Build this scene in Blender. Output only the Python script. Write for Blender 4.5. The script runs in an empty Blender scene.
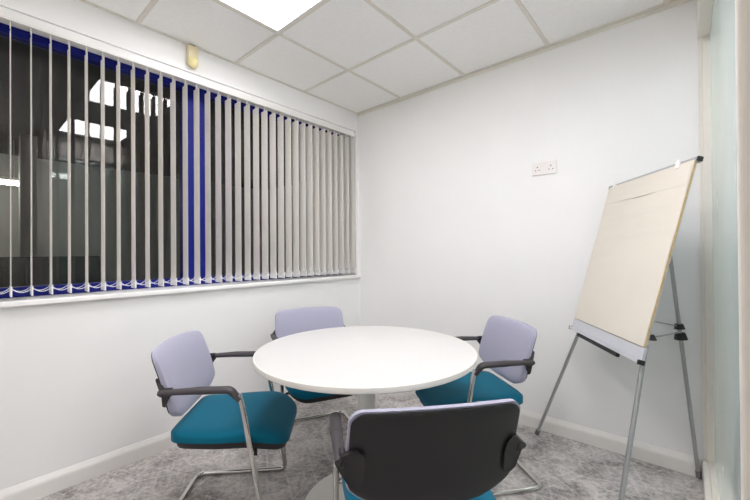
import bpy, bmesh, math, random
from mathutils import Vector, Matrix
random.seed(7)
SC = bpy.context.scene
COL = SC.collection
H = 2.525           # ceiling height
# ---------------------------------------------------------------- camera
F_PX = 360.5
YAW, PIT, ROL = 0.715, 0.0053, -0.0072
cam_d = bpy.data.cameras.new('camera')
cam = bpy.data.objects.new('camera', cam_d); COL.objects.link(cam)
cam_d.sensor_fit = 'HORIZONTAL'; cam_d.sensor_width = 36.0
cam_d.lens = F_PX / 750 * 36.0
cam_d.clip_start = 0.01
Fv = Vector((-math.sin(YAW)*math.cos(PIT), math.cos(YAW)*math.cos(PIT), math.sin(PIT)))
R0 = Vector((math.cos(YAW), math.sin(YAW), 0)); U0 = R0.cross(Fv)
Rv = R0*math.cos(ROL) + U0*math.sin(ROL); Uv = -R0*math.sin(ROL) + U0*math.cos(ROL)
m = Matrix((Rv, Uv, -Fv)).transposed().to_4x4(); m.translation = Vector((2.4061, -2.5321, 1.1856))
cam.matrix_world = m
SC.camera = cam
# ---------------------------------------------------------------- world and exposure
w = bpy.data.worlds.new('world'); SC.world = w; w.use_nodes = True
w.node_tree.nodes['Background'].inputs[0].default_value = (0.05, 0.055, 0.065, 1)
w.node_tree.nodes['Background'].inputs[1].default_value = 0.3
SC.view_settings.view_transform = 'Standard'; SC.view_settings.look = 'None'
SC.view_settings.gamma = 1.0; SC.view_settings.use_curve_mapping = False
SC.view_settings.exposure = 0.33
PANEL = 17.0         # radiance of the ceiling light panels
PANEL_FILL = 4.6        # radiance of the dimmer fill pair added unseen behind the camera
HALL = 24.0          # radiance of the light panels over the corridor
SC.cycles.max_bounces = 12; SC.cycles.diffuse_bounces = 8; SC.cycles.glossy_bounces = 6
SC.cycles.transparent_max_bounces = 16

# ---------------------------------------------------------------- materials
def lin(c):
    return tuple(((v/255)/12.92 if v/255 <= .04045 else ((v/255+.055)/1.055)**2.4) for v in c) + (1,)
def mat(name, rgb, rough=.5, metal=0.0, var=.03, scale=30.0, bump=0.0, bscale=200.0, spec=.5, sheen=0.0, coat=0.0):
    M = bpy.data.materials.new(name); M.use_nodes = True
    nt = M.node_tree; b = nt.nodes['Principled BSDF']
    b.inputs['Roughness'].default_value = rough; b.inputs['Metallic'].default_value = metal
    b.inputs['Specular IOR Level'].default_value = spec
    if sheen: b.inputs['Sheen Weight'].default_value = sheen
    if coat: b.inputs['Coat Weight'].default_value = coat
    tc = nt.nodes.new('ShaderNodeTexCoord')
    n = nt.nodes.new('ShaderNodeTexNoise'); n.inputs['Scale'].default_value = scale; n.inputs['Detail'].default_value = 4
    r = nt.nodes.new('ShaderNodeValToRGB')
    c = lin(rgb)
    r.color_ramp.elements[0].position = .3; r.color_ramp.elements[1].position = .7
    r.color_ramp.elements[0].color = tuple(max(0, v*(1-var)) for v in c[:3]) + (1,)
    r.color_ramp.elements[1].color = tuple(min(1, v*(1+var)) for v in c[:3]) + (1,)
    nt.links.new(tc.outputs['Object'], n.inputs['Vector']); nt.links.new(n.outputs['Fac'], r.inputs['Fac'])
    nt.links.new(r.outputs['Color'], b.inputs['Base Color'])
    if bump:
        n2 = nt.nodes.new('ShaderNodeTexNoise'); n2.inputs['Scale'].default_value = bscale
        bp = nt.nodes.new('ShaderNodeBump'); bp.inputs['Strength'].default_value = bump; bp.inputs['Distance'].default_value = .002
        nt.links.new(tc.outputs['Object'], n2.inputs['Vector']); nt.links.new(n2.outputs['Fac'], bp.inputs['Height'])
        nt.links.new(bp.outputs['Normal'], b.inputs['Normal'])
    return M
def emis(name, rgb, s):
    M = bpy.data.materials.new(name); M.use_nodes = True; nt = M.node_tree
    nt.nodes.remove(nt.nodes['Principled BSDF'])
    e = nt.nodes.new('ShaderNodeEmission'); e.inputs[0].default_value = lin(rgb); e.inputs[1].default_value = s
    nt.links.new(e.outputs[0], nt.nodes['Material Output'].inputs[0]); return M
def glass(name, tint, ior, rough=0.0, gain=1.0):
    M = bpy.data.materials.new(name); M.use_nodes = True; nt = M.node_tree
    nt.nodes.remove(nt.nodes['Principled BSDF'])
    t = nt.nodes.new('ShaderNodeBsdfTransparent'); t.inputs[0].default_value = tint
    g = nt.nodes.new('ShaderNodeBsdfGlossy'); g.inputs['Roughness'].default_value = rough
    fr = nt.nodes.new('ShaderNodeFresnel'); fr.inputs['IOR'].default_value = ior
    mu = nt.nodes.new('ShaderNodeMath'); mu.operation = 'MULTIPLY'; mu.inputs[1].default_value = gain; mu.use_clamp = True
    mx = nt.nodes.new('ShaderNodeMixShader')
    nt.links.new(fr.outputs[0], mu.inputs[0]); nt.links.new(mu.outputs[0], mx.inputs[0])
    nt.links.new(t.outputs[0], mx.inputs[1]); nt.links.new(g.outputs[0], mx.inputs[2])
    nt.links.new(mx.outputs[0], nt.nodes['Material Output'].inputs[0]); return M

M_WALL = mat('wall_paint', (240, 240, 239), .75, var=.012, scale=3, bump=.08, bscale=250, spec=.2)
M_CEIL = mat('ceiling_tile', (249, 248, 246), .9, var=.02, scale=60, bump=.25, bscale=500, spec=.1)
M_GRID = mat('ceiling_grid', (226, 222, 213), .6, var=.02)
M_TRIM = mat('gloss_trim', (232, 230, 226), .35, var=.01)
M_FRAME = mat('partition_frame', (226, 221, 212), .4, var=.015)
M_SILL = mat('sill_paint', (242, 241, 240), .4, var=.01)
M_BLUE = mat('blue_frame', (6, 20, 122), .5, var=.05, spec=.3)
M_SLAT = mat('blind_fabric', (252, 250, 247), .85, var=.02, scale=80, bump=.1, bscale=900, spec=.15)
def add_translucency(M, k):
    nt = M.node_tree; b = nt.nodes['Principled BSDF']; t = nt.nodes.new('ShaderNodeBsdfTranslucent'); x = nt.nodes.new('ShaderNodeMixShader')
    t.inputs[0].default_value = lin((240, 238, 232)); x.inputs[0].default_value = k
    nt.links.new(b.outputs[0], x.inputs[1]); nt.links.new(t.outputs[0], x.inputs[2]); nt.links.new(x.outputs[0], nt.nodes['Material Output'].inputs[0])
add_translucency(M_SLAT, .3)
M_RAIL = mat('blind_rail', (236, 235, 232), .35, var=.01)
M_BEAD = mat('bead_chain', (235, 236, 245), .4, var=.01)
M_TABLE = mat('table_laminate', (207, 206, 204), .38, var=.008, scale=8)
M_TEDGE = mat('table_edge', (222, 219, 212), .45, var=.01)
M_TBASE = mat('table_base', (226, 223, 217), .4, var=.01)
M_LILAC = mat('lilac_fabric', (166, 165, 184), .95, var=.05, scale=420, bump=.35, bscale=1100, spec=.15, sheen=.2)
M_TEAL = mat('teal_fabric', (0, 97, 122), .95, var=.07, scale=420, bump=.35, bscale=1100, spec=.15, sheen=.12)
M_BLACK = mat('black_plastic', (29, 28, 30), .55, var=.06, scale=200, bump=.2, bscale=900)
M_ARM = mat('arm_rubber', (62, 58, 61), .5, var=.05, scale=150)
M_CHROME = mat('chrome', (205, 203, 200), .12, metal=1.0, var=.02)
M_ALU = mat('aluminium', (176, 177, 178), .35, metal=.75, var=.03, scale=90)
M_TRAY = mat('tray_aluminium', (214, 216, 222), .38, metal=.35, var=.04, scale=120)
M_DARK = mat('dark_plastic', (30, 30, 32), .5, var=.05)
M_FOOT = mat('grey_rubber', (112, 112, 114), .6, var=.05)
M_PLATE = mat('socket_plastic', (236, 232, 230), .3, var=.01)
M_SLOT = mat('socket_slot', (70, 66, 66), .6, var=.02)
M_CREAM = mat('aged_plastic', (224, 214, 176), .45, var=.05, scale=25)
M_LENS = mat('sensor_lens', (228, 216, 158), .4, var=.08, scale=40)
M_PANEL = emis('light_diffuser', (253, 250, 253), PANEL)
M_PANEL_FILL = emis('light_diffuser_fill', (253, 250, 253), PANEL_FILL)
M_HALL = emis('corridor_diffuser', (253, 250, 253), HALL)
M_STRIP = emis('strip_tube', (255, 250, 240), 30.0)
M_WGLASS = glass('window_glass', (.80, .82, .80, 1), 1.5, gain=1.6)
def frosted(name):
    M = glass(name, (.80, .90, .87, 1), 1.45, .05, .55)
    nt = M.node_tree; L = nt.links.new; N = nt.nodes.new
    mx = [n for n in nt.nodes if n.type == 'MIX_SHADER'][0]; tr = [n for n in nt.nodes if n.type == 'BSDF_TRANSPARENT'][0]
    d = N('ShaderNodeBsdfDiffuse'); d.inputs[0].default_value = lin((214, 230, 226)); t2 = N('ShaderNodeBsdfTranslucent'); t2.inputs[0].default_value = lin((214, 230, 226))
    m2 = N('ShaderNodeMixShader'); m2.inputs[0].default_value = .45; L(d.outputs[0], m2.inputs[1]); L(t2.outputs[0], m2.inputs[2])
    m3 = N('ShaderNodeMixShader'); m3.inputs[0].default_value = .62
    tc = N('ShaderNodeTexCoord'); n = N('ShaderNodeTexNoise'); n.inputs['Scale'].default_value = 4; mr = N('ShaderNodeMapRange'); mr.inputs['To Min'].default_value = .56; mr.inputs['To Max'].default_value = .68
    L(tc.outputs['Object'], n.inputs['Vector']); L(n.outputs['Fac'], mr.inputs['Value']); L(mr.outputs[0], m3.inputs[0])
    L(tr.outputs[0], m3.inputs[1]); L(m2.outputs[0], m3.inputs[2]); L(m3.outputs[0], mx.inputs[1])
    return M
M_PGLASS = frosted('partition_glass')
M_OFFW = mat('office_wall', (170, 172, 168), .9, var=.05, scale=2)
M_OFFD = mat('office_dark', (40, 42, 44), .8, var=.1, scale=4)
M_SCREEN = mat('screen_black', (16, 17, 20), .25, var=.05)
M_YELLOW = mat('yellow_folder', (190, 180, 40), .5, var=.05)
M_HALLW = mat('corridor_wall', (205, 210, 205), .8, var=.02, scale=2)

def paper_material():
    M = mat('flip_chart_paper', (225, 219, 207), .85, var=.025, scale=3, spec=.15)
    nt = M.node_tree; b = nt.nodes['Principled BSDF']
    tc = [n for n in nt.nodes if n.type == 'TEX_COORD'][0]
    mp = nt.nodes.new('ShaderNodeMapping'); mp.inputs['Scale'].default_value = (1.2, 1.2, 9)
    n = nt.nodes.new('ShaderNodeTexNoise'); n.inputs['Scale'].default_value = 1.6; n.inputs['Detail'].default_value = 2
    bp = nt.nodes.new('ShaderNodeBump'); bp.inputs['Strength'].default_value = .15; bp.inputs['Distance'].default_value = .02
    nt.links.new(tc.outputs['Object'], mp.inputs[0]); nt.links.new(mp.outputs[0], n.inputs['Vector'])
    nt.links.new(n.outputs['Fac'], bp.inputs['Height']); nt.links.new(bp.outputs[0], b.inputs['Normal'])
    return M
M_PAPER = paper_material()
M_PEDGE = mat('pad_edge', (196, 168, 120), .8, var=.15, scale=60)

def carpet_material():
    M = bpy.data.materials.new('carpet'); M.use_nodes = True; nt = M.node_tree; b = nt.nodes['Principled BSDF']
    b.inputs['Roughness'].default_value = .97; b.inputs['Specular IOR Level'].default_value = .08
    L = nt.links.new; N = nt.nodes.new
    tc = N('ShaderNodeTexCoord')
    n1 = N('ShaderNodeTexNoise'); n1.inputs['Scale'].default_value = 5.5; n1.inputs['Detail'].default_value = 5; n1.inputs['Roughness'].default_value = .65
    n1.inputs['Distortion'].default_value = .6
    n2 = N('ShaderNodeTexNoise'); n2.inputs['Scale'].default_value = 45; n2.inputs['Detail'].default_value = 5; n2.inputs['Roughness'].default_value = .75
    n3 = N('ShaderNodeTexNoise'); n3.inputs['Scale'].default_value = 260; n3.inputs['Detail'].default_value = 2
    for n in (n1, n2, n3): L(tc.outputs['Object'], n.inputs['Vector'])
    a = N('ShaderNodeMath'); a.operation = 'MULTIPLY_ADD'; a.inputs[1].default_value = 1.0
    L(n1.outputs['Fac'], a.inputs[0])
    s2 = N('ShaderNodeMath'); s2.operation = 'MULTIPLY'; s2.inputs[1].default_value = .9; L(n2.outputs['Fac'], s2.inputs[0]); L(s2.outputs[0], a.inputs[2])
    s3 = N('ShaderNodeMath'); s3.operation = 'MULTIPLY_ADD'; s3.inputs[1].default_value = .35; L(n3.outputs['Fac'], s3.inputs[0]); L(a.outputs[0], s3.inputs[2])
    r = N('ShaderNodeValToRGB'); e = r.color_ramp.elements
    e[0].position = .80; e[0].color = lin((118, 112, 110)); e[1].position = 1.32/1.0 if False else 1.0; e[1].color = lin((208, 203, 200))
    m1 = N('ShaderNodeMapRange'); m1.inputs['From Min'].default_value = .87; m1.inputs['From Max'].default_value = 1.30
    L(s3.outputs[0], m1.inputs['Value']); e[0].position = 0.0; e[1].position = 1.0
    L(m1.outputs[0], r.inputs['Fac'])
    # light hairline strokes woven in two directions
    prev = r.outputs['Color']
    for ang, sc, seed in ((.5, 4.2, 0), (2.05, 3.7, 9), (1.2, 3.1, 23), (2.75, 4.0, 31)):
        mp = N('ShaderNodeMapping'); mp.inputs['Rotation'].default_value = (0, 0, ang); mp.inputs['Location'].default_value = (seed, seed*.7, 0)
        L(tc.outputs['Object'], mp.inputs[0])
        mp2 = N('ShaderNodeMapping'); mp2.inputs['Scale'].default_value = (sc*.55, sc*2.6, 1); L(mp.outputs[0], mp2.inputs[0])
        v = N('ShaderNodeTexVoronoi'); v.voronoi_dimensions = '2D'; v.feature = 'F1'; v.inputs['Scale'].default_value = 1.0
        v.inputs['Randomness'].default_value = 1.0
        L(mp2.outputs[0], v.inputs['Vector'])
        # local coordinates in the cell: a thin line through each cell point
        sub = N('ShaderNodeVectorMath'); sub.operation = 'SUBTRACT'; L(mp2.outputs[0], sub.inputs[0]); L(v.outputs['Position'], sub.inputs[1])
        sx = N('ShaderNodeSeparateXYZ'); L(sub.outputs[0], sx.inputs[0])
        ay = N('ShaderNodeMath'); ay.operation = 'ABSOLUTE'; L(sx.outputs['Y'], ay.inputs[0])
        ax = N('ShaderNodeMath'); ax.operation = 'ABSOLUTE'; L(sx.outputs['X'], ax.inputs[0])
        ly = N('ShaderNodeMapRange'); ly.inputs['From Min'].default_value = .075; ly.inputs['From Max'].default_value = .02; L(ay.outputs[0], ly.inputs['Value'])
        lx = N('ShaderNodeMapRange'); lx.inputs['From Min'].default_value = .42; lx.inputs['From Max'].default_value = .25; L(ax.outputs[0], lx.inputs['Value'])
        mu = N('ShaderNodeMath'); mu.operation = 'MULTIPLY'; L(ly.outputs[0], mu.inputs[0]); L(lx.outputs[0], mu.inputs[1])
        mu2 = N('ShaderNodeMath'); mu2.operation = 'MULTIPLY'; L(mu.outputs[0], mu2.inputs[0])
        nn = N('ShaderNodeMath'); nn.operation = 'MULTIPLY'; nn.inputs[1].default_value = .45; L(n2.outputs['Fac'], nn.inputs[0]); L(nn.outputs[0], mu2.inputs[1])
        mx = N('ShaderNodeMixRGB'); mx.inputs[2].default_value = lin((228, 225, 222)); L(mu2.outputs[0], mx.inputs[0]); L(prev, mx.inputs[1])
        prev = mx.outputs[0]
    L(prev, b.inputs['Base Color'])
    bp = N('ShaderNodeBump'); bp.inputs['Strength'].default_value = .6; bp.inputs['Distance'].default_value = .004
    L(n3.outputs['Fac'], bp.inputs['Height']); L(bp.outputs[0], b.inputs['Normal'])
    return M
M_CARPET = carpet_material()

# ---------------------------------------------------------------- mesh helpers
def new(): return bmesh.new()
def obj(name, bm, material, parent=None, smooth=False, loc=None):
    me = bpy.data.meshes.new(name)
    bmesh.ops.recalc_face_normals(bm, faces=bm.faces)
    bm.to_mesh(me); bm.free()
    mats = material if isinstance(material, (list, tuple)) else [material]
    for q in mats: me.materials.append(q)
    if smooth:
        for p in me.polygons: p.use_smooth = True
        me.set_sharp_from_angle(angle=math.radians(38)) if hasattr(me, 'set_sharp_from_angle') else None
    o = bpy.data.objects.new(name, me); COL.objects.link(o)
    if parent is not None: o.parent = parent
    if loc is not None: o.location = loc
    return o
def struct(name, bm, material, parent=None, smooth=False):
    o = obj(name, bm, material, parent, smooth)
    if parent is None: o['kind'] = 'structure'
    return o
def tag(o, label, cat, group=None):
    o['label'] = label; o['category'] = cat
    if group: o['group'] = group
    return o
def thing(name, label, cat, loc=(0, 0, 0), rz=0, group=None):
    o = bpy.data.objects.new(name, None); COL.objects.link(o)
    o.empty_display_size = .05
    o.location = loc; o.rotation_euler = (0, 0, rz)
    return tag(o, label, cat, group)
def box(bm, a, b, bev=0.0, mi=0, M=None):
    x0, y0, z0 = a; x1, y1, z1 = b
    t = bmesh.new()
    bmesh.ops.create_cube(t, size=1)
    for v in t.verts:
        v.co = Vector(((x0+x1)/2 + v.co.x*(x1-x0), (y0+y1)/2 + v.co.y*(y1-y0), (z0+z1)/2 + v.co.z*(z1-z0)))
    if bev: bmesh.ops.bevel(t, geom=list(t.edges), offset=bev, segments=2, affect='EDGES', profile=.5)
    if M is not None: bmesh.ops.transform(t, matrix=M, verts=t.verts)
    merge(bm, t, mi)
def merge(bm, t, mi=0):
    vm = [bm.verts.new(v.co) for v in t.verts]
    t.verts.index_update()
    for f in t.faces:
        try:
            nf = bm.faces.new([vm[v.index] for v in f.verts]); nf.material_index = mi
        except ValueError: pass
    t.free()
def fillet(pts, r, n=6):
    pts = [Vector(p) for p in pts]; out = [pts[0]]
    for i in range(1, len(pts)-1):
        a, b, c = pts[i-1], pts[i], pts[i+1]
        d1 = (a-b).normalized(); d2 = (c-b).normalized()
        ang = d1.angle(d2)
        if ang > 3.1: out.append(b); continue
        t = min(r/math.tan(ang/2), (a-b).length*.48, (c-b).length*.48)
        p, q = b+d1*t, b+d2*t
        for k in range(n+1):
            s = k/n; out.append(p*(1-s)**2 + b*2*s*(1-s) + q*s*s)
    out.append(pts[-1]); return out
def sweep(bm, pts, r, n=14, mi=0, flat=None, rfun=None):
    """tube along pts; flat=(rx, ry) gives an oval section, ry along the world up side"""
    P = [Vector(p) for p in pts]; rings = []
    up = None
    for i, p in enumerate(P):
        t = ((P[min(i+1, len(P)-1)]-p).normalized() + (p-P[max(i-1, 0)]).normalized()).normalized()
        if up is None:
            ref = Vector((0, 0, 1)) if abs(t.z) < .9 else Vector((1, 0, 0))
            u = (ref - t*ref.dot(t)).normalized()
        else: u = (up - t*up.dot(t)).normalized()
        up = u; s = t.cross(u)
        k = rfun(i/(len(P)-1)) if rfun else 1
        rx, ry = flat if flat else (r, r)
        rings.append([bm.verts.new(p + s*math.cos(2*math.pi*j/n)*rx*k + u*math.sin(2*math.pi*j/n)*ry*k) for j in range(n)])
    for a, b in zip(rings, rings[1:]):
        for j in range(n):
            f = bm.faces.new((a[j], a[(j+1) % n], b[(j+1) % n], b[j])); f.material_index = mi
    for rg in (rings[0], rings[-1]):
        f = bm.faces.new(rg); f.material_index = mi
def lathe(bm, prof, n=48, mi=0, c=(0, 0)):
    rings = []
    for r, z in prof:
        rings.append([bm.verts.new((c[0]+r*math.cos(2*math.pi*j/n), c[1]+r*math.sin(2*math.pi*j/n), z)) for j in range(n)])
    for a, b in zip(rings, rings[1:]):
        for j in range(n):
            f = bm.faces.new((a[j], a[(j+1) % n], b[(j+1) % n], b[j])); f.material_index = mi
    for rg in (rings[0], rings[-1]):
        f = bm.faces.new(rg); f.material_index = mi
def two_sided(bm, fa, fb, nu, nv):
    """closed pillow from two grids fa(u,v), fb(u,v), u, v in 0..1, that meet at the rim"""
    A = [[bm.verts.new(fa(i/nu, j/nv)) for j in range(nv+1)] for i in range(nu+1)]
    B = [[bm.verts.new(fb(i/nu, j/nv)) for j in range(nv+1)] for i in range(nu+1)]
    for G in (A, B):
        for i in range(nu):
            for j in range(nv): bm.faces.new((G[i][j], G[i+1][j], G[i+1][j+1], G[i][j+1]))
    rim = [(i, 0) for i in range(nu)] + [(nu, j) for j in range(nv)] + [(i, nv) for i in range(nu, 0, -1)] + [(0, j) for j in range(nv, 0, -1)]
    for k in range(len(rim)):
        a, b = rim[k], rim[(k+1) % len(rim)]
        bm.faces.new((A[a[0]][a[1]], A[b[0]][b[1]], B[b[0]][b[1]], B[a[0]][a[1]]))
    bmesh.ops.remove_doubles(bm, verts=bm.verts, dist=1e-6)

# ================================================================ THE SETTING
YB = -4.3            # the wall behind the camera
XR = 2.453           # room face of the glazed side
bm = new(); box(bm, (-.30, YB-.1, -.12), (6.6, .3, 0)); struct('floor', bm, M_CARPET)
# ceiling: tiles set just above an exposed grid
GX = [.529+.6*k for k in range(4)]; GY = [-.654-.6*k for k in range(7)]
bm = new()
xs = [0.0]+GX+[XR+.15]; ys = [0.0]+GY+[YB]
LIGHT_CELLS = {(1, 2), (3, 2), (1, 5), (3, 5)}
for i in range(len(xs)-1):
    for j in range(len(ys)-1):
        if (i, j) in LIGHT_CELLS: continue
        box(bm, (xs[i]+.002, ys[j+1]+.002, H+.002), (xs[i+1]-.002, ys[j]-.002, H+.02))
box(bm, (-.01, YB-.02, H+.12), (XR+.2, .02, H+.16))
cl = struct('ceiling', bm, M_CEIL)
bm = new()
for x in GX: box(bm, (x-.012, YB, H-.004), (x+.012, 0, H+.002))
for y in GY: box(bm, (0, y-.012, H-.0035), (XR+.15, y+.012, H+.002))
struct('trim_1', bm, M_GRID)
bm = new()
box(bm, (0, -.022, H-.006), (XR, 0, H+.002)); box(bm, (0, YB, H-.006), (.012, 0, H+.001))
box(bm, (0, -.003, H-.028), (XR, 0, H-.004))
struct('trim_2', bm, M_GRID)
# back wall
bm = new(); box(bm, (-.30, 0, 0), (XR+.12, .12, H+.16)); struct('wall_back', bm, M_WALL)
# left wall with the window opening
WY0, WY1, WZ0, WZ1 = -3.0, -.035, .945, 2.350
bm = new()
box(bm, (-.30, YB, 0), (0, 0, WZ0)); box(bm, (-.30, YB, WZ1), (0, 0, H+.16))
box(bm, (-.30, WY1, WZ0), (0, 0, WZ1)); box(bm, (-.30, YB, WZ0), (0, WY0, WZ1))
struct('wall_left', bm, M_WALL)
bm = new(); box(bm, (-.30, YB-.12, 0), (XR+.12, YB, H+.16)); struct('wall_front', bm, M_WALL)
# baseboards: torus profile
def skirting(name, a, b, n):
    """a -> b along the wall, n = direction into the room"""
    a, b, n = Vector(a), Vector(b), Vector(n); t = .018
    prof = [(0, 0), (t, 0), (t, .066), (t-.002, .074), (t-.007, .083), (t-.011, .090), (.004, .096), (0, .096)]
    bm = new(); R = []
    for p in (a, b): R.append([bm.verts.new(p + n*u + Vector((0, 0, z))) for u, z in prof])
    for j in range(len(prof)):
        k = (j+1) % len(prof); bm.faces.new((R[0][j], R[0][k], R[1][k], R[1][j]))
    bm.faces.new(R[0]); bm.faces.new(R[1])
    return struct(name, bm, M_TRIM)
skirting('baseboard_left', (0, YB, 0), (0, 0, 0), (1, 0, 0))
skirting('baseboard_back', (.018, 0, 0), (XR-.008, 0, 0), (0, -1, 0))
skirting('baseboard_front', (.018, YB, 0), (XR, YB, 0), (0, 1, 0))
# window sill
bm = new(); box(bm, (-.19, WY0, WZ0-.004), (.032, -.002, .966), .004); struct('trim_3', bm, M_SILL)
bm = new(); box(bm, (-.060, WY0, 2.326), (-.014, WY1, WZ1), .001); struct('trim_7', bm, M_WALL)
# window: blue frame and double glazed panes
win = bpy.data.objects.new('window_1', None); COL.objects.link(win); win['kind'] = 'structure'
bm = new()
box(bm, (-.255, WY0, .966), (-.185, WY1, 1.018), .004); box(bm, (-.255, WY0, 2.308), (-.185, WY1, WZ1), .004)
box(bm, (-.255, WY0, 1.01), (-.185, WY0+.07, 2.315), .004); box(bm, (-.255, WY1-.06, 1.01), (-.185, WY1, 2.315), .004)
obj('window_frame', bm, M_BLUE, win)
bm = new(); box(bm, (-.255, -1.535, 1.01), (-.18, -1.385, 2.315), .006); obj('mullion', bm, M_BLUE, win)
for y0, y1 in ((WY0+.07, -1.535), (-1.385, WY1-.06)):
    bm = new(); vs = [bm.verts.new(p) for p in ((-.212, y0, 1.01), (-.212, y1, 1.01), (-.212, y1, 2.315), (-.212, y0, 2.315))]; bm.faces.new(vs)
    obj('window_pane', bm, M_WGLASS, win)

# ---------------------------------------------------------------- right side: glazed partition and door
GXR = 2.500
win2 = bpy.data.objects.new('window_2', None); COL.objects.link(win2); win2['kind'] = 'structure'
bm = new()
box(bm, (XR, -1.88, 0), (XR+.10, 0, .098), .006)                       # bottom rail
box(bm, (XR, -1.88, 2.28), (XR+.10, 0, H+.002), .006)                   # head rail
box(bm, (XR+.003, -.024, .09), (XR+.10, -.001, 2.30), .003)              # stile on the back wall
box(bm, (XR+.016, -.032, .09), (XR+.085, -.022, 2.30), .003)
box(bm, (XR+.022, -1.86, .096), (XR+.07, -.03, .108), .003)              # glazing bead
obj('partition_frame', bm, M_FRAME, win2)
bm = new(); vs = [bm.verts.new(p) for p in ((GXR, -1.87, .10), (GXR, -.03, .10), (GXR, -.03, 2.285), (GXR, -1.87, 2.285))]; bm.faces.new(vs)
obj('partition_pane', bm, M_PGLASS, win2)
bm = new()
box(bm, (XR+.002, -1.945, 0), (XR+.10, -1.88, H), .004); box(bm, (XR-.004, -1.972, 0), (XR+.10, -1.948, H), .003)
struct('trim_4', bm, M_FRAME)
door = bpy.data.objects.new('door_1', None); COL.objects.link(door); door['kind'] = 'structure'
bm = new(); box(bm, (XR+.006, -2.86, .01), (XR+.05, -1.976, 2.05), .004); obj('door_leaf', bm, M_FRAME, door)
bm = new(); sweep(bm, fillet([(XR+.01, -2.76, 1.02), (XR-.03, -2.76, 1.02), (XR-.03, -2.66, 1.02)], .012), .009); obj('door_handle', bm, M_ALU, door, True)
bm = new(); box(bm, (XR, -2.94, 0), (XR+.12, -2.87, H)); box(bm, (XR, -2.87, 2.06), (XR+.12, -1.976, H)); struct('trim_5', bm, M_FRAME)
bm = new(); box(bm, (XR, YB, 0), (XR+.12, -2.94, H+.16)); struct('wall_right', bm, M_WALL)

# ---------------------------------------------------------------- corridor beyond the partition
bm = new()
box(bm, (6.2, YB-.1, 0), (6.32, 2.6, H+.1)); box(bm, (XR+.12, 2.5, 0), (6.3, 2.6, H+.1)); box(bm, (XR+.12, YB-.2, 0), (6.3, YB-.1, H+.1))
struct('wall_corridor', bm, M_HALLW)
bm = new(); box(bm, (XR+.15, YB-.2, H+.01), (6.3, 2.6, H+.05)); struct('ceiling_corridor', bm, M_OFFW)
bm = new(); box(bm, (XR+.12, .3, -.12), (6.3, 2.6, 0)); struct('floor_corridor', bm, M_CARPET)
bm = new(); box(bm, (XR+.125, 0.0, 0), (XR+.2, 2.5, H)); struct('wall_corridor_side', bm, M_HALLW)

# ---------------------------------------------------------------- dim office beyond the window
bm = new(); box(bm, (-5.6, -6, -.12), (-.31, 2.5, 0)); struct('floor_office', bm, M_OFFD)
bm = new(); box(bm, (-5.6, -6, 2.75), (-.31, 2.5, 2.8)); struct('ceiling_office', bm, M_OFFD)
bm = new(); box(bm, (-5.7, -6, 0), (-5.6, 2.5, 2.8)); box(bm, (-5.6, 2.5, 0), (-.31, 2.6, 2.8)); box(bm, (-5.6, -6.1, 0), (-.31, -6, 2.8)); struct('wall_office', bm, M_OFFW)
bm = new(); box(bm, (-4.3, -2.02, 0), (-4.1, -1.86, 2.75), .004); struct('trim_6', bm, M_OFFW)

# ================================================================ LIGHTS
def ceiling_light(x0, y1, label, mats, z=H, group='ceiling light panels'):
    cx, cy = x0+.3, y1-.3
    t = thing('ceiling_light', label, 'ceiling light', (cx, cy, z), 0, group)
    bm = new(); a = .283
    for s in (-1, 1):
        box(bm, (s*a-.006, -.289, -.003), (s*a+.006, .289, .03)); box(bm, (-.277, s*a-.006, -.003), (.277, s*a+.006, .03))
    box(bm, (-.289, -.289, .03), (.289, .289, .06))
    obj('housing', bm, M_TRIM, t)
    bm = new(); box(bm, (-.2765, -.2765, .002), (.2765, .2765, .010)); obj('diffuser', bm, mats, t)
    return t
ceiling_light(GX[0], GY[1], 'square white lit ceiling panel nearest the blinds, seen at the top edge', M_PANEL)
ceiling_light(GX[2], GY[1], 'square white lit ceiling panel nearest the glazed partition, seen reflected in the window', M_PANEL)
ceiling_light(GX[0], GY[4], 'added fill light, an unseen square panel behind the camera on the blind side', M_PANEL_FILL)  # this and the next are added out of view to light walls and blind frontally
ceiling_light(GX[2], GY[4], 'added fill light, an unseen square panel behind the camera on the door side', M_PANEL_FILL)
ceiling_light(2.95, -1.254, 'square lit ceiling panel over the corridor beyond the partition glass', M_HALL, H-.06, 'corridor light panels')
ceiling_light(2.95, .30, 'added fill light, an unseen square panel over the corridor beyond the back wall', M_HALL, H-.06, 'corridor light panels')  # added out of view to brighten the wall under the easel
ceiling_light(4.6, -1.254, 'added fill light, a square panel in the open area beyond the corridor', M_HALL, H-.06, 'corridor light panels')  # extra panel added for more fill through the partition
dv = thing('desk_divider', 'low dark desk divider standing in the open area beyond the partition', 'divider', (4.4, -1.2, 0))
bm = new(); box(bm, (-.02, -1.6, .03), (.02, 1.2, 1.12), .005); obj('divider_panel', bm, M_OFFD, dv)
for q in (-1.4, 0, 1.0):
    bm = new(); box(bm, (-.14, q-.02, 0), (.14, q+.02, .03)); obj('divider_foot', bm, M_OFFD, dv)
t = thing('strip_light', 'thin horizontal strip light glowing in the dark office beyond the window', 'strip light', (-4.5, -2.35, 2.155))
bm = new(); box(bm, (-.04, -.42, .03), (.04, .42, .07), .005)
for s in (-.3, .3): sweep(bm, [(0, s, .07), (0, s, .65)], .006, 8)
obj('housing', bm, M_TRIM, t)
bm = new(); sweep(bm, [(0, -.42, .0), (0, .42, .0)], .030, 12); obj('tube', bm, M_STRIP, t, True)

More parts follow.
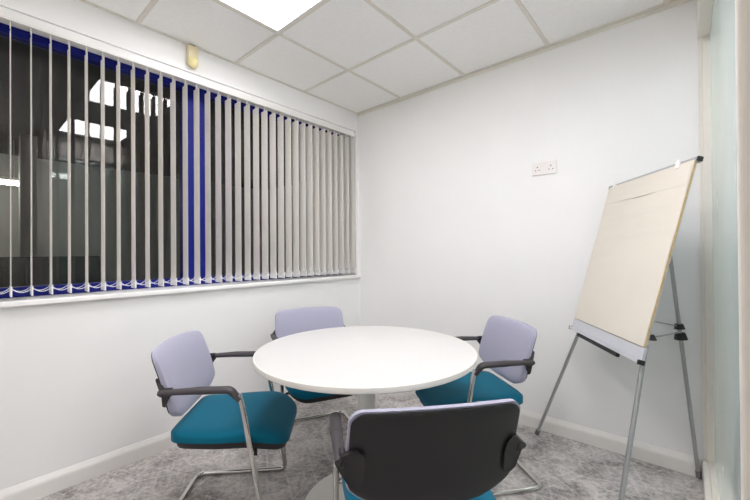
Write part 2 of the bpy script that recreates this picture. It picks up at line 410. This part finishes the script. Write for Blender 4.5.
# ================================================================ BLIND
bl = thing('vertical_blind', 'off-white vertical slat blind hanging open across the blue framed window', 'blind', (-.035, -1.25, 0))
bm = new()
box(bm, (-.020, -1.74, 2.302), (.030, 1.212, 2.327), .004); box(bm, (.016, -1.74, 2.296), (.027, 1.212, 2.304), .002)
obj('headrail', bm, M_RAIL, bl)
def slat_mesh():
    bm = new(); R = []
    for z in (1.03, 1.35, 1.8, 2.272):
        row = []
        for k in range(9):
            s = -1+2*k/8; row.append((s*.0445, .0022*(1-s*s)))
        R.append([bm.verts.new((x, y, z)) for x, y in row] + [bm.verts.new((x, y-.0007, z)) for x, y in reversed(row)])
    for a, b in zip(R, R[1:]):
        for j in range(len(a)): bm.faces.new((a[j], a[(j+1) % len(a)], b[(j+1) % len(a)], b[j]))
    bm.faces.new(R[0]); bm.faces.new(R[-1])
    box(bm, (-.008, -.002, 2.270), (.008, .002, 2.304))
    return bm
slat0 = obj('slat', slat_mesh(), M_SLAT, bl, True)
bm = new(); box(bm, (-.0455, -.0028, .985), (.0455, .0038, 1.032), .001); wt0 = obj('bottom_weight', bm, M_RAIL, slat0)
NS = 40; SP = .07216; Y_FIRST = -.064
ys_slat = [Y_FIRST - SP*k for k in range(NS)]
for k, y in enumerate(ys_slat):
    if k == 0: s, w_ = slat0, wt0
    else:
        s = slat0.copy(); w_ = wt0.copy(); COL.objects.link(s); COL.objects.link(w_); s.parent = bl; w_.parent = s
    s.location = (0, y+1.25, 0); s.rotation_euler = (0, 0, math.radians(-1.6+random.uniform(-1.0, 1.0)))
for side in (-.040, .040):
    bm = new()
    for y in ys_slat[:-1]:
        a = y+1.25; pts = []
        for q in range(11):
            f = q/10; pts.append((side, a-SP*f, 1.024 - .020*4*f*(1-f)))
        sweep(bm, pts, .0014, 5)
        for q in range(0, 10):
            c = Vector(pts[q]).lerp(Vector(pts[q+1]), .5)
            box(bm, c-Vector((.002, .002, .002)), c+Vector((.002, .002, .002)))
    obj('bead_chain', bm, M_BEAD, bl)

# ================================================================ WALL FITTINGS
ps = thing('double_socket', 'white double electrical socket high on the back wall', 'socket', (1.695, 0, 1.730))
bm = new(); box(bm, (-.076, -.010, -.043), (.076, -.0005, .043), .003); obj('face_plate', bm, M_PLATE, ps)
for s in (-1, 1):
    bm = new(); cx = s*.042
    box(bm, (cx-.003, -.0112, .006), (cx+.003, -.0095, .014)); box(bm, (cx-.0145, -.0112, -.014), (cx-.0085, -.0095, -.009)); box(bm, (cx+.0085, -.0112, -.014), (cx+.0145, -.0095, -.009))
    obj('socket_holes', bm, M_SLOT, ps)
    bm = new(); box(bm, (s*.014-.006, -.0145, .012), (s*.014+.006, -.009, .030), .0015); obj('switch', bm, M_PLATE, ps)
se = thing('motion_sensor', 'small yellowed cream motion sensor high on the wall above the blind', 'sensor', (0, -1.555, 2.435))
bm = new(); box(bm, (.0005, -.032, -.052), (.042, .032, .075), .011); obj('sensor_body', bm, M_CREAM, se, True)
bm = new()
for k in range(7):
    pass
lathe_pts = []
G = []
for i in range(9):
    a = -math.pi/2*.85 + math.pi*.85*i/8; row = []
    for j in range(7):
        z = -.066+.058*j/6; rr = .022*math.sqrt(max(0, 1-((j-3.6)/3.8)**2))*1.0+.004
        row.append(bm.verts.new((.030+math.cos(a)*rr*.9, math.sin(a)*rr*1.25, z)))
    G.append(row)
for i in range(8):
    for j in range(6): bm.faces.new((G[i][j], G[i+1][j], G[i+1][j+1], G[i][j+1]))
bm.faces.new([G[i][0] for i in range(9)]); bm.faces.new([G[i][6] for i in range(9)]); bm.faces.new([G[0][j] for j in range(7)]+[G[8][j] for j in range(6, -1, -1)])
obj('sensor_lens', bm, M_LENS, se, True)
bm = new(); box(bm, (.002, -.022, .072), (.026, .018, .084), .002); obj('bracket', bm, M_DARK, se)

# ================================================================ TABLE
TX, TY, TR = 1.261, -1.283, .504
tb = thing('round_table', 'round white meeting table on a single column with a disc base', 'table', (TX, TY, 0))
bm = new(); lathe(bm, [(.01, .714), (TR-.003, .714), (TR, .717), (TR, .733), (TR-.0015, .736), (TR-.006, .737), (.01, .737)], 128)
for f in bm.faces:
    c = f.calc_center_median(); 
    if math.hypot(c.x, c.y) > TR-.004: f.material_index = 1
obj('tabletop', bm, [M_TABLE, M_TEDGE], tb, True)
bm = new(); lathe(bm, [(.01, .022), (.041, .022), (.041, .706), (.01, .706)], 40); obj('column', bm, M_TBASE, tb, True)
bm = new()
for k in range(4):
    Mk = Matrix.Rotation(math.pi/2*k+.4, 4, 'Z'); box(bm, (.0, -.02, .690), (.30, .02, .7135), .003, 0, Mk)
box(bm, (-.07, -.07, .70), (.07, .07, .7135)); obj('support_bracket', bm, M_TBASE, tb)
bm = new(); lathe(bm, [(.01, 0.001), (.296, .001), (.30, .004), (.297, .009), (.20, .015), (.08, .022), (.045, .026), (.01, .026)], 96); obj('base', bm, M_TBASE, tb, True)

# ================================================================ CHAIRS
def panel_hw(v):
    """half width of the backrest at height v (0 bottom .. 1 top)"""
    z = v
    hw = .243 - .004*(1-z) - .009*max(0, (z-.45)/.55) 
    if z < .22:
        s = z/.22; hw = hw*(.58 + .42*math.sin(s*math.pi/2)**.9)
    if z > .90:
        s = (z-.86)/.14; hw -= .040*(1-math.sqrt(max(0, 1-s*s)))
    return hw
BZ0, BZ1 = .492, .786
def back_pos(x, z, off):
    """point of the curved backrest sheet; off = distance towards the sitter"""
    t = (z-BZ0)/(BZ1-BZ0)
    y = -.128 - .084*t - .008*math.sin(t*math.pi)*-1 - .034*(1-(x/.245)**2)
    return Vector((x, y+off, z))
def vz(v): return v if v > .3 else v
def make_back(th0, th1, inset=0.0, puff=0.0):
    def f(u, v, fr):
        # denser rows near rims
        vv = .5-.5*math.cos(math.pi*v); uu = -math.cos(math.pi*u)
        hw = panel_hw(vv)-inset; x = uu*hw
        crown = .006*(1-uu*uu)*vv
        z = BZ0+inset + (BZ1-BZ0-2*inset)*vv + crown - (.010*(1-(uu)**2)*(1-vv)**3)
        e = (1-abs(uu)**5)*(1-abs(2*vv-1)**5)
        off = th0 + (th1-th0)*.5 if False else (th0 if not fr else th0+(th1-th0)*(.45+.55*max(0, e)**.5))
        return back_pos(x, z, off)
    return lambda u, v: f(u, v, True), lambda u, v: f(u, v, False)
def seat_hw(v):
    y = v
    hw = .205 + .030*math.sin(min(1, y/.55)*math.pi/2)
    if y > .80: s = (y-.76)/.24; hw -= .105*(1-math.sqrt(max(0, 1-s*s)))
    if y < .10: s = 1-y/.10; hw -= .045*(1-math.sqrt(max(0, 1-s*s)))
    return hw
SY0, SY1 = -.160, .322
def seat_fn(top, inset=0.0, zb=.412, dz=0.0):
    def f(u, v):
        vv = .5-.5*math.cos(math.pi*v); uu = -math.cos(math.pi*u)
        hw = seat_hw(vv)-inset; x = uu*hw; y = SY0+inset+(SY1-SY0-2*inset)*vv
        drop = -.060*max(0, (vv-.66)/.34)**2
        rear = .012*max(0, (.22-vv)/.22)**2
        base = zb + drop*.8
        if not top: return Vector((x, y, base+dz))
        e = max(0, (1-abs(uu)**6)*(1-abs(2*vv-1)**8))**.5
        saddle = -.008*math.exp(-((vv-.35)/.25)**2)*(1-uu*uu*.6)
        return Vector((x, y, base + .018 + .030*e + saddle*e + rear))
    return f
def make_chair(label, x, y, a):
    t = thing('meeting_chair', label, 'chair', (x, y, 0), a, 'meeting chairs round the table')
    bm = new(); two_sided(bm, seat_fn(True), seat_fn(False), 28, 28); obj('seat', bm, M_TEAL, t, True)
    bm = new()
    two_sided(bm, seat_fn(False, .010, .412, -.0008), seat_fn(False, .018, .412, -.032), 20, 20); obj('seat_pan', bm, M_BLACK, t, True)
    bm = new(); f, b = make_back(.006, .041); two_sided(bm, f, b, 30, 26); br = obj('backrest', bm, M_LILAC, t, True)
    bm = new()
    def g(inset, off):
        def q(u, v):
            vv = .5-.5*math.cos(math.pi*v); uu = -math.cos(math.pi*u)
            hw = panel_hw(vv)-inset; crown = .006*(1-uu*uu)*vv
            z = BZ0+inset + (BZ1-BZ0-2*inset)*vv + crown - (.010*(1-uu**2)*(1-vv)**3)
            e = max(0, (1-abs(uu)**10)*(1-abs(2*vv-1)**10))
            return back_pos(uu*hw, z, off*e if off < 0 else off)
        return q
    two_sided(bm, g(.005, .0055), g(.005, -.008), 30, 26); obj('back_shell', bm, M_BLACK, t, True)
    AZ = .635
    for s in (-1, 1):
        # bracket joining the back shell to the arm
        bm = new()
        prof = [(-.050, .0), (-.040, .030), (-.006, .054), (.016, .040), (.036, .005), (.034, -.035), (.010, -.055), (-.015, -.050), (-.040, -.030)]
        # plate on the rear of the shell, wrapping out to the arm
        R = []
        zc = AZ-.008
        outline = [(.196, -.045), (.192, .012), (.198, .040), (.212, .052), (.228, .048), (.262, .014), (.270, -.002), (.256, -.026), (.238, -.052), (.224, -.062), (.206, -.062)]
        A_, B_ = [], []
        for ox, oz in outline:
            z = zc+oz
            xx = min(ox, .240); yb = back_pos(xx*s, z, 0).y
            out = max(0, ox-.240)
            A_.append(bm.verts.new((ox*s, yb-.0145+out*.8, z))); B_.append(bm.verts.new((ox*s, yb-.004+out*1.6, z)))
        bm.faces.new(A_); bm.faces.new(B_)
        for k in range(len(A_)):
            j = (k+1) % len(A_); bm.faces.new((A_[k], A_[j], B_[j], B_[k]))
        sweep(bm, [(.236*s, -.150, AZ-.006), (.248*s, -.160, AZ-.002), (.252*s, -.148, AZ), (.252*s, -.118, AZ+.001)], .017, 12, flat=(.012, .017))
        obj('arm_bracket', bm, M_BLACK, t, True)
        bm = new()
        sweep(bm, fillet([(.256*s, -.166, AZ), (.258*s, -.02, AZ+.004), (.257*s, .108, AZ+.002), (.254*s, .142, AZ-.042)], .032, 7), .015, 16, flat=(.0195, .0145),
              rfun=lambda q: min(1, .72+q*4, .8+(1-q)*6))
        obj('armrest', bm, M_ARM, t, True)
        bm = new()
        sweep(bm, fillet([(.252*s, .138, AZ-.020), (.252*s, .153, AZ-.07), (.252*s, .248, .0125), (.252*s, .17, .0125)], .045, 9), .0115, 14)
        obj('leg', bm, M_CHROME, t, True)
    bm = new()
    sweep(bm, fillet([(.252, .172, .0125), (.252, -.213, .0125), (-.252, -.213, .0125), (-.252, .172, .0125)], .045, 9), .0115, 14)
    obj('base_frame', bm, M_CHROME, t, True)
    bm = new()
    for yy, zz in ((.188, .365),):
        sweep(bm, [(-.252, .2015, zz-.008), (-.2, .19, zz+.004), (.2, .19, zz+.004), (.252, .2015, zz-.008)], .0100, 12)
    sweep(bm, fillet([(.16, .19, .374), (.16, -.10, .374), (-.16, -.10, .374), (-.16, .19, .374)], .05), .009, 12)
    obj('seat_support', bm, M_CHROME, t, True)
    return t
R_ = math.radians
make_chair('meeting chair with teal seat and lilac back, left of the table by the window wall', .755, -1.722, R_(-43.5))
make_chair('meeting chair behind the table by the room corner, only its lilac back clearly showing', .560, -1.000, R_(-115.5))
make_chair('meeting chair with teal seat, right of the table beside the flip chart easel', 1.522, -.645, R_(141))
make_chair('nearest meeting chair, turned away and showing its black plastic back shell', 1.754, -1.579, R_(49.8))

# ================================================================ FLIP CHART EASEL
BL = Vector((1.904, -.145, .783)); PH, AL, BW, BH = -.980, .257, .662, .792
u = Vector((math.cos(PH), math.sin(PH), 0)); nn = Vector((-math.sin(PH), math.cos(PH), 0))
wv = Vector((0, 0, math.cos(AL))) + nn*math.sin(AL)
fn = u.cross(wv).normalized()
if fn.dot(Vector((-1, -1, 0))) < 0: fn = -fn               # faces the room
base = BL + u*BW/2; base.z = 0
def E(a, b, c):
    """easel point: a along the width from the left edge, b up the board, c out of the front; relative to the easel's base"""
    return BL + u*a + wv*b + fn*c - base
def ebox(bm, a, b, bev=.0, mi=0):
    Mx = Matrix((u, wv, fn)).transposed().to_4x4(); Mx.translation = BL-base
    box(bm, a, b, bev, mi, Mx)
ea = thing('flip_chart_easel', 'grey metal tripod easel with tray beside the glazed partition', 'easel', base)
bm = new(); ebox(bm, (.008, .0, -.010), (BW-.012, BH-.004, .0), .003); obj('board', bm, M_TRAY, ea)
bm = new(); ebox(bm, (-.006, BH-.010, -.014), (BW+.006, BH+.010, .010), .003); obj('top_rail', bm, M_ALU, ea)
for a in (-.012, BW+.004):
    bm = new(); ebox(bm, (a, BH-.009, -.012), (a+.009, BH+.011, .010), .003); obj('end_cap', bm, M_DARK, ea)
for a in (.05, BW-.105):
    bm = new(); ebox(bm, (a, BH-.022, .009), (a+.024, BH+.016, .019), .004); obj('pad_clip', bm, M_PLATE, ea)
bm = new()
ebox(bm, (-.008, -.062, -.006), (BW+.004, .0, .008), .003); ebox(bm, (-.008, -.066, -.006), (BW+.004, -.058, .022), .002); ebox(bm, (-.008, -.062, .019), (BW+.004, -.050, .022), .001)
tr = obj('pen_tray', bm, M_TRAY, ea)
for a in (-.014, BW+.003):
    bm = new(); ebox(bm, (a, -.070, -.006), (a+.009, -.050, .023), .003); obj('end_cap', bm, M_DARK, ea)
bm = new(); ebox(bm, (.085, -.088, -.004), (.50, -.070, .012), .004); obj('handle', bm, M_DARK, ea)
# legs
fl = Vector((1.665, -.125, .0)) - base; fr = Vector((2.178, -.923, 0)) - base
for (a, foot) in ((.045, fl), (BW-.035, fr)):
    top = E(a, -.02, -.020); bm = new()
    d = (foot-top).normalized(); end = foot - d*.012 + Vector((0, 0, .010))
    sweep(bm, [top+(top-end).normalized()*.03, end], .0095, 14); lg = obj('leg', bm, M_ALU, ea, True)
    bm = new(); sweep(bm, [end-d*.03, end+d*.002], .0135, 12); obj('foot', bm, M_FOOT, lg, True)
foot = Vector((2.438, -.034, .010)) - base; top = E(BW*.5+.06, BH-.09, -.03)
top = Vector((2.330, -.085, 1.20)) - base
up_ = E(BW*.60, BH*.93, -.022)
bm = new(); d = (foot-top).normalized(); sweep(bm, [up_, top, foot], .0092, 14); lg = obj('leg', bm, M_ALU, ea, True)
bm = new(); sweep(bm, [foot-d*.035, foot], .0115, 12); obj('foot', bm, M_FOOT, lg, True)
def on_leg(z): 
    s = (z-top.z)/(foot.z-top.z); return top.lerp(foot, s)
c1, c2 = on_leg(.785), on_leg(.735)
bm = new()
for c, r, h in ((c1, .022, .013), (c2, .027, .017)):
    sweep(bm, [c-d*h, c+d*h], r, 14, rfun=(lambda q: .8+.3*q))
obj('clamp', bm, M_DARK, ea, True)
bm = new(); p = E(BW-.01, .05, -.02); q_ = E(BW-.28, .10, -.02)
sweep(bm, [p, c2+Vector((0, 0, .02))], .0032, 8); sweep(bm, [q_, c1], .0032, 8); obj('brace_rod', bm, M_ALU, ea, True)
bm = new(); sweep(bm, [p-d*.011, p+d*.011], .012, 12, rfun=lambda q: .5+.6*q); obj('knob', bm, M_DARK, ea, True)

# the paper pad hanging on the board
pd = thing('flip_chart_pad', 'large blank yellowing paper pad hung on the easel board', 'paper pad', base + E(BW/2, 0, .001))
off = -E(BW/2, 0, .001)
def pbox(bm, a, b, bev=0.0):
    Mx = Matrix((u, wv, fn)).transposed().to_4x4(); Mx.translation = BL-base+off; box(bm, a, b, bev, 0, Mx)
bm = new()
nx, nz = 16, 40; A_, B_ = [], []
for i in range(nx+1):
    ra, rb = [], []
    for j in range(nz+1):
        a = .002+(BW-.003)*i/nx; b = .004+(BH-.006)*j/nz
        wav = .0012*math.sin(b*21+1.3*math.sin(a*5)) + .0009*math.sin(a*9+b*5)
        k = min(1, (BH-b)/.12)
        ra.append(bm.verts.new(E(a, b, .0115+wav*k) + off)); rb.append(bm.verts.new(E(a, b, .0092) + off))
    A_.append(ra); B_.append(rb)
for Gd in (A_, B_):
    for i in range(nx):
        for j in range(nz): bm.faces.new((Gd[i][j], Gd[i+1][j], Gd[i+1][j+1], Gd[i][j+1]))
rim = [(i, 0) for i in range(nx)] + [(nx, j) for j in range(nz)] + [(i, nz) for i in range(nx, 0, -1)] + [(0, j) for j in range(nz, 0, -1)]
for k in range(len(rim)):
    a, b = rim[k], rim[(k+1) % len(rim)]; bm.faces.new((A_[a[0]][a[1]], A_[b[0]][b[1]], B_[b[0]][b[1]], B_[a[0]][a[1]]))
obj('top_sheet', bm, M_PAPER, pd, True)
bm = new(); pbox(bm, (.002, .002, .0008), (BW-.0005, BH-.004, .0092), .001); obj('paper_block', bm, M_PEDGE, pd)
bm = new(); pbox(bm, (.006, BH-.105, .0125), (BW-.006, BH-.012, .0140), .0006); obj('binding_strip', bm, M_PAPER, pd)
# torn slit showing dark paper beneath the binding
bm = new()
pts = [(.27, BH-.1095), (.33, BH-.1070), (.40, BH-.1055), (.46, BH-.1045), (.40, BH-.1080), (.33, BH-.1095)]
fa = [bm.verts.new(E(a, b, .0148)+off) for a, b in pts]; fb = [bm.verts.new(E(a, b, .0132)+off) for a, b in pts]
bm.faces.new(fa); bm.faces.new(fb)
for k in range(6): bm.faces.new((fa[k], fa[(k+1) % 6], fb[(k+1) % 6], fb[k]))
obj('torn_edge', bm, mat('torn_paper', (190, 182, 168), .9), pd)

# ================================================================ THINGS IN THE DARK OFFICE
dk = thing('office_desk', 'dark office desk seen dimly through the window at the left', 'desk', (-2.6, -2.3, 0))
bm = new(); box(bm, (-.4, -1.2, .70), (.4, .9, .73), .003); obj('desktop', bm, M_OFFD, dk)
for s in (-1.15, .85):
    bm = new(); box(bm, (-.38, s, 0), (.38, s+.04, .70)); obj('side_panel', bm, M_OFFD, dk)
ds = thing('desk_screen', 'dark fabric desk divider screen behind the desk beyond the window', 'divider', (-3.05, -2.3, 0))
bm = new(); box(bm, (-.02, -1.2, .02), (.02, .9, 1.16), .006); obj('divider_panel', bm, M_SCREEN, ds)
for s in (-1.0, .7):
    bm = new(); box(bm, (-.12, s-.02, 0), (.12, s+.02, .02)); obj('divider_foot', bm, M_OFFD, ds)
mo = thing('monitor', 'black computer monitor on the desk in the dark office', 'monitor', (-2.65, -2.35, .731))
bm = new(); box(bm, (-.02, -.25, .10), (.02, .25, .42), .006); obj('display', bm, M_SCREEN, mo)
bm = new(); box(bm, (-.03, -.02, .01), (-.015, .02, .2)); box(bm, (-.1, -.12, 0), (.08, .12, .012), .003); obj('stand', bm, M_SCREEN, mo)
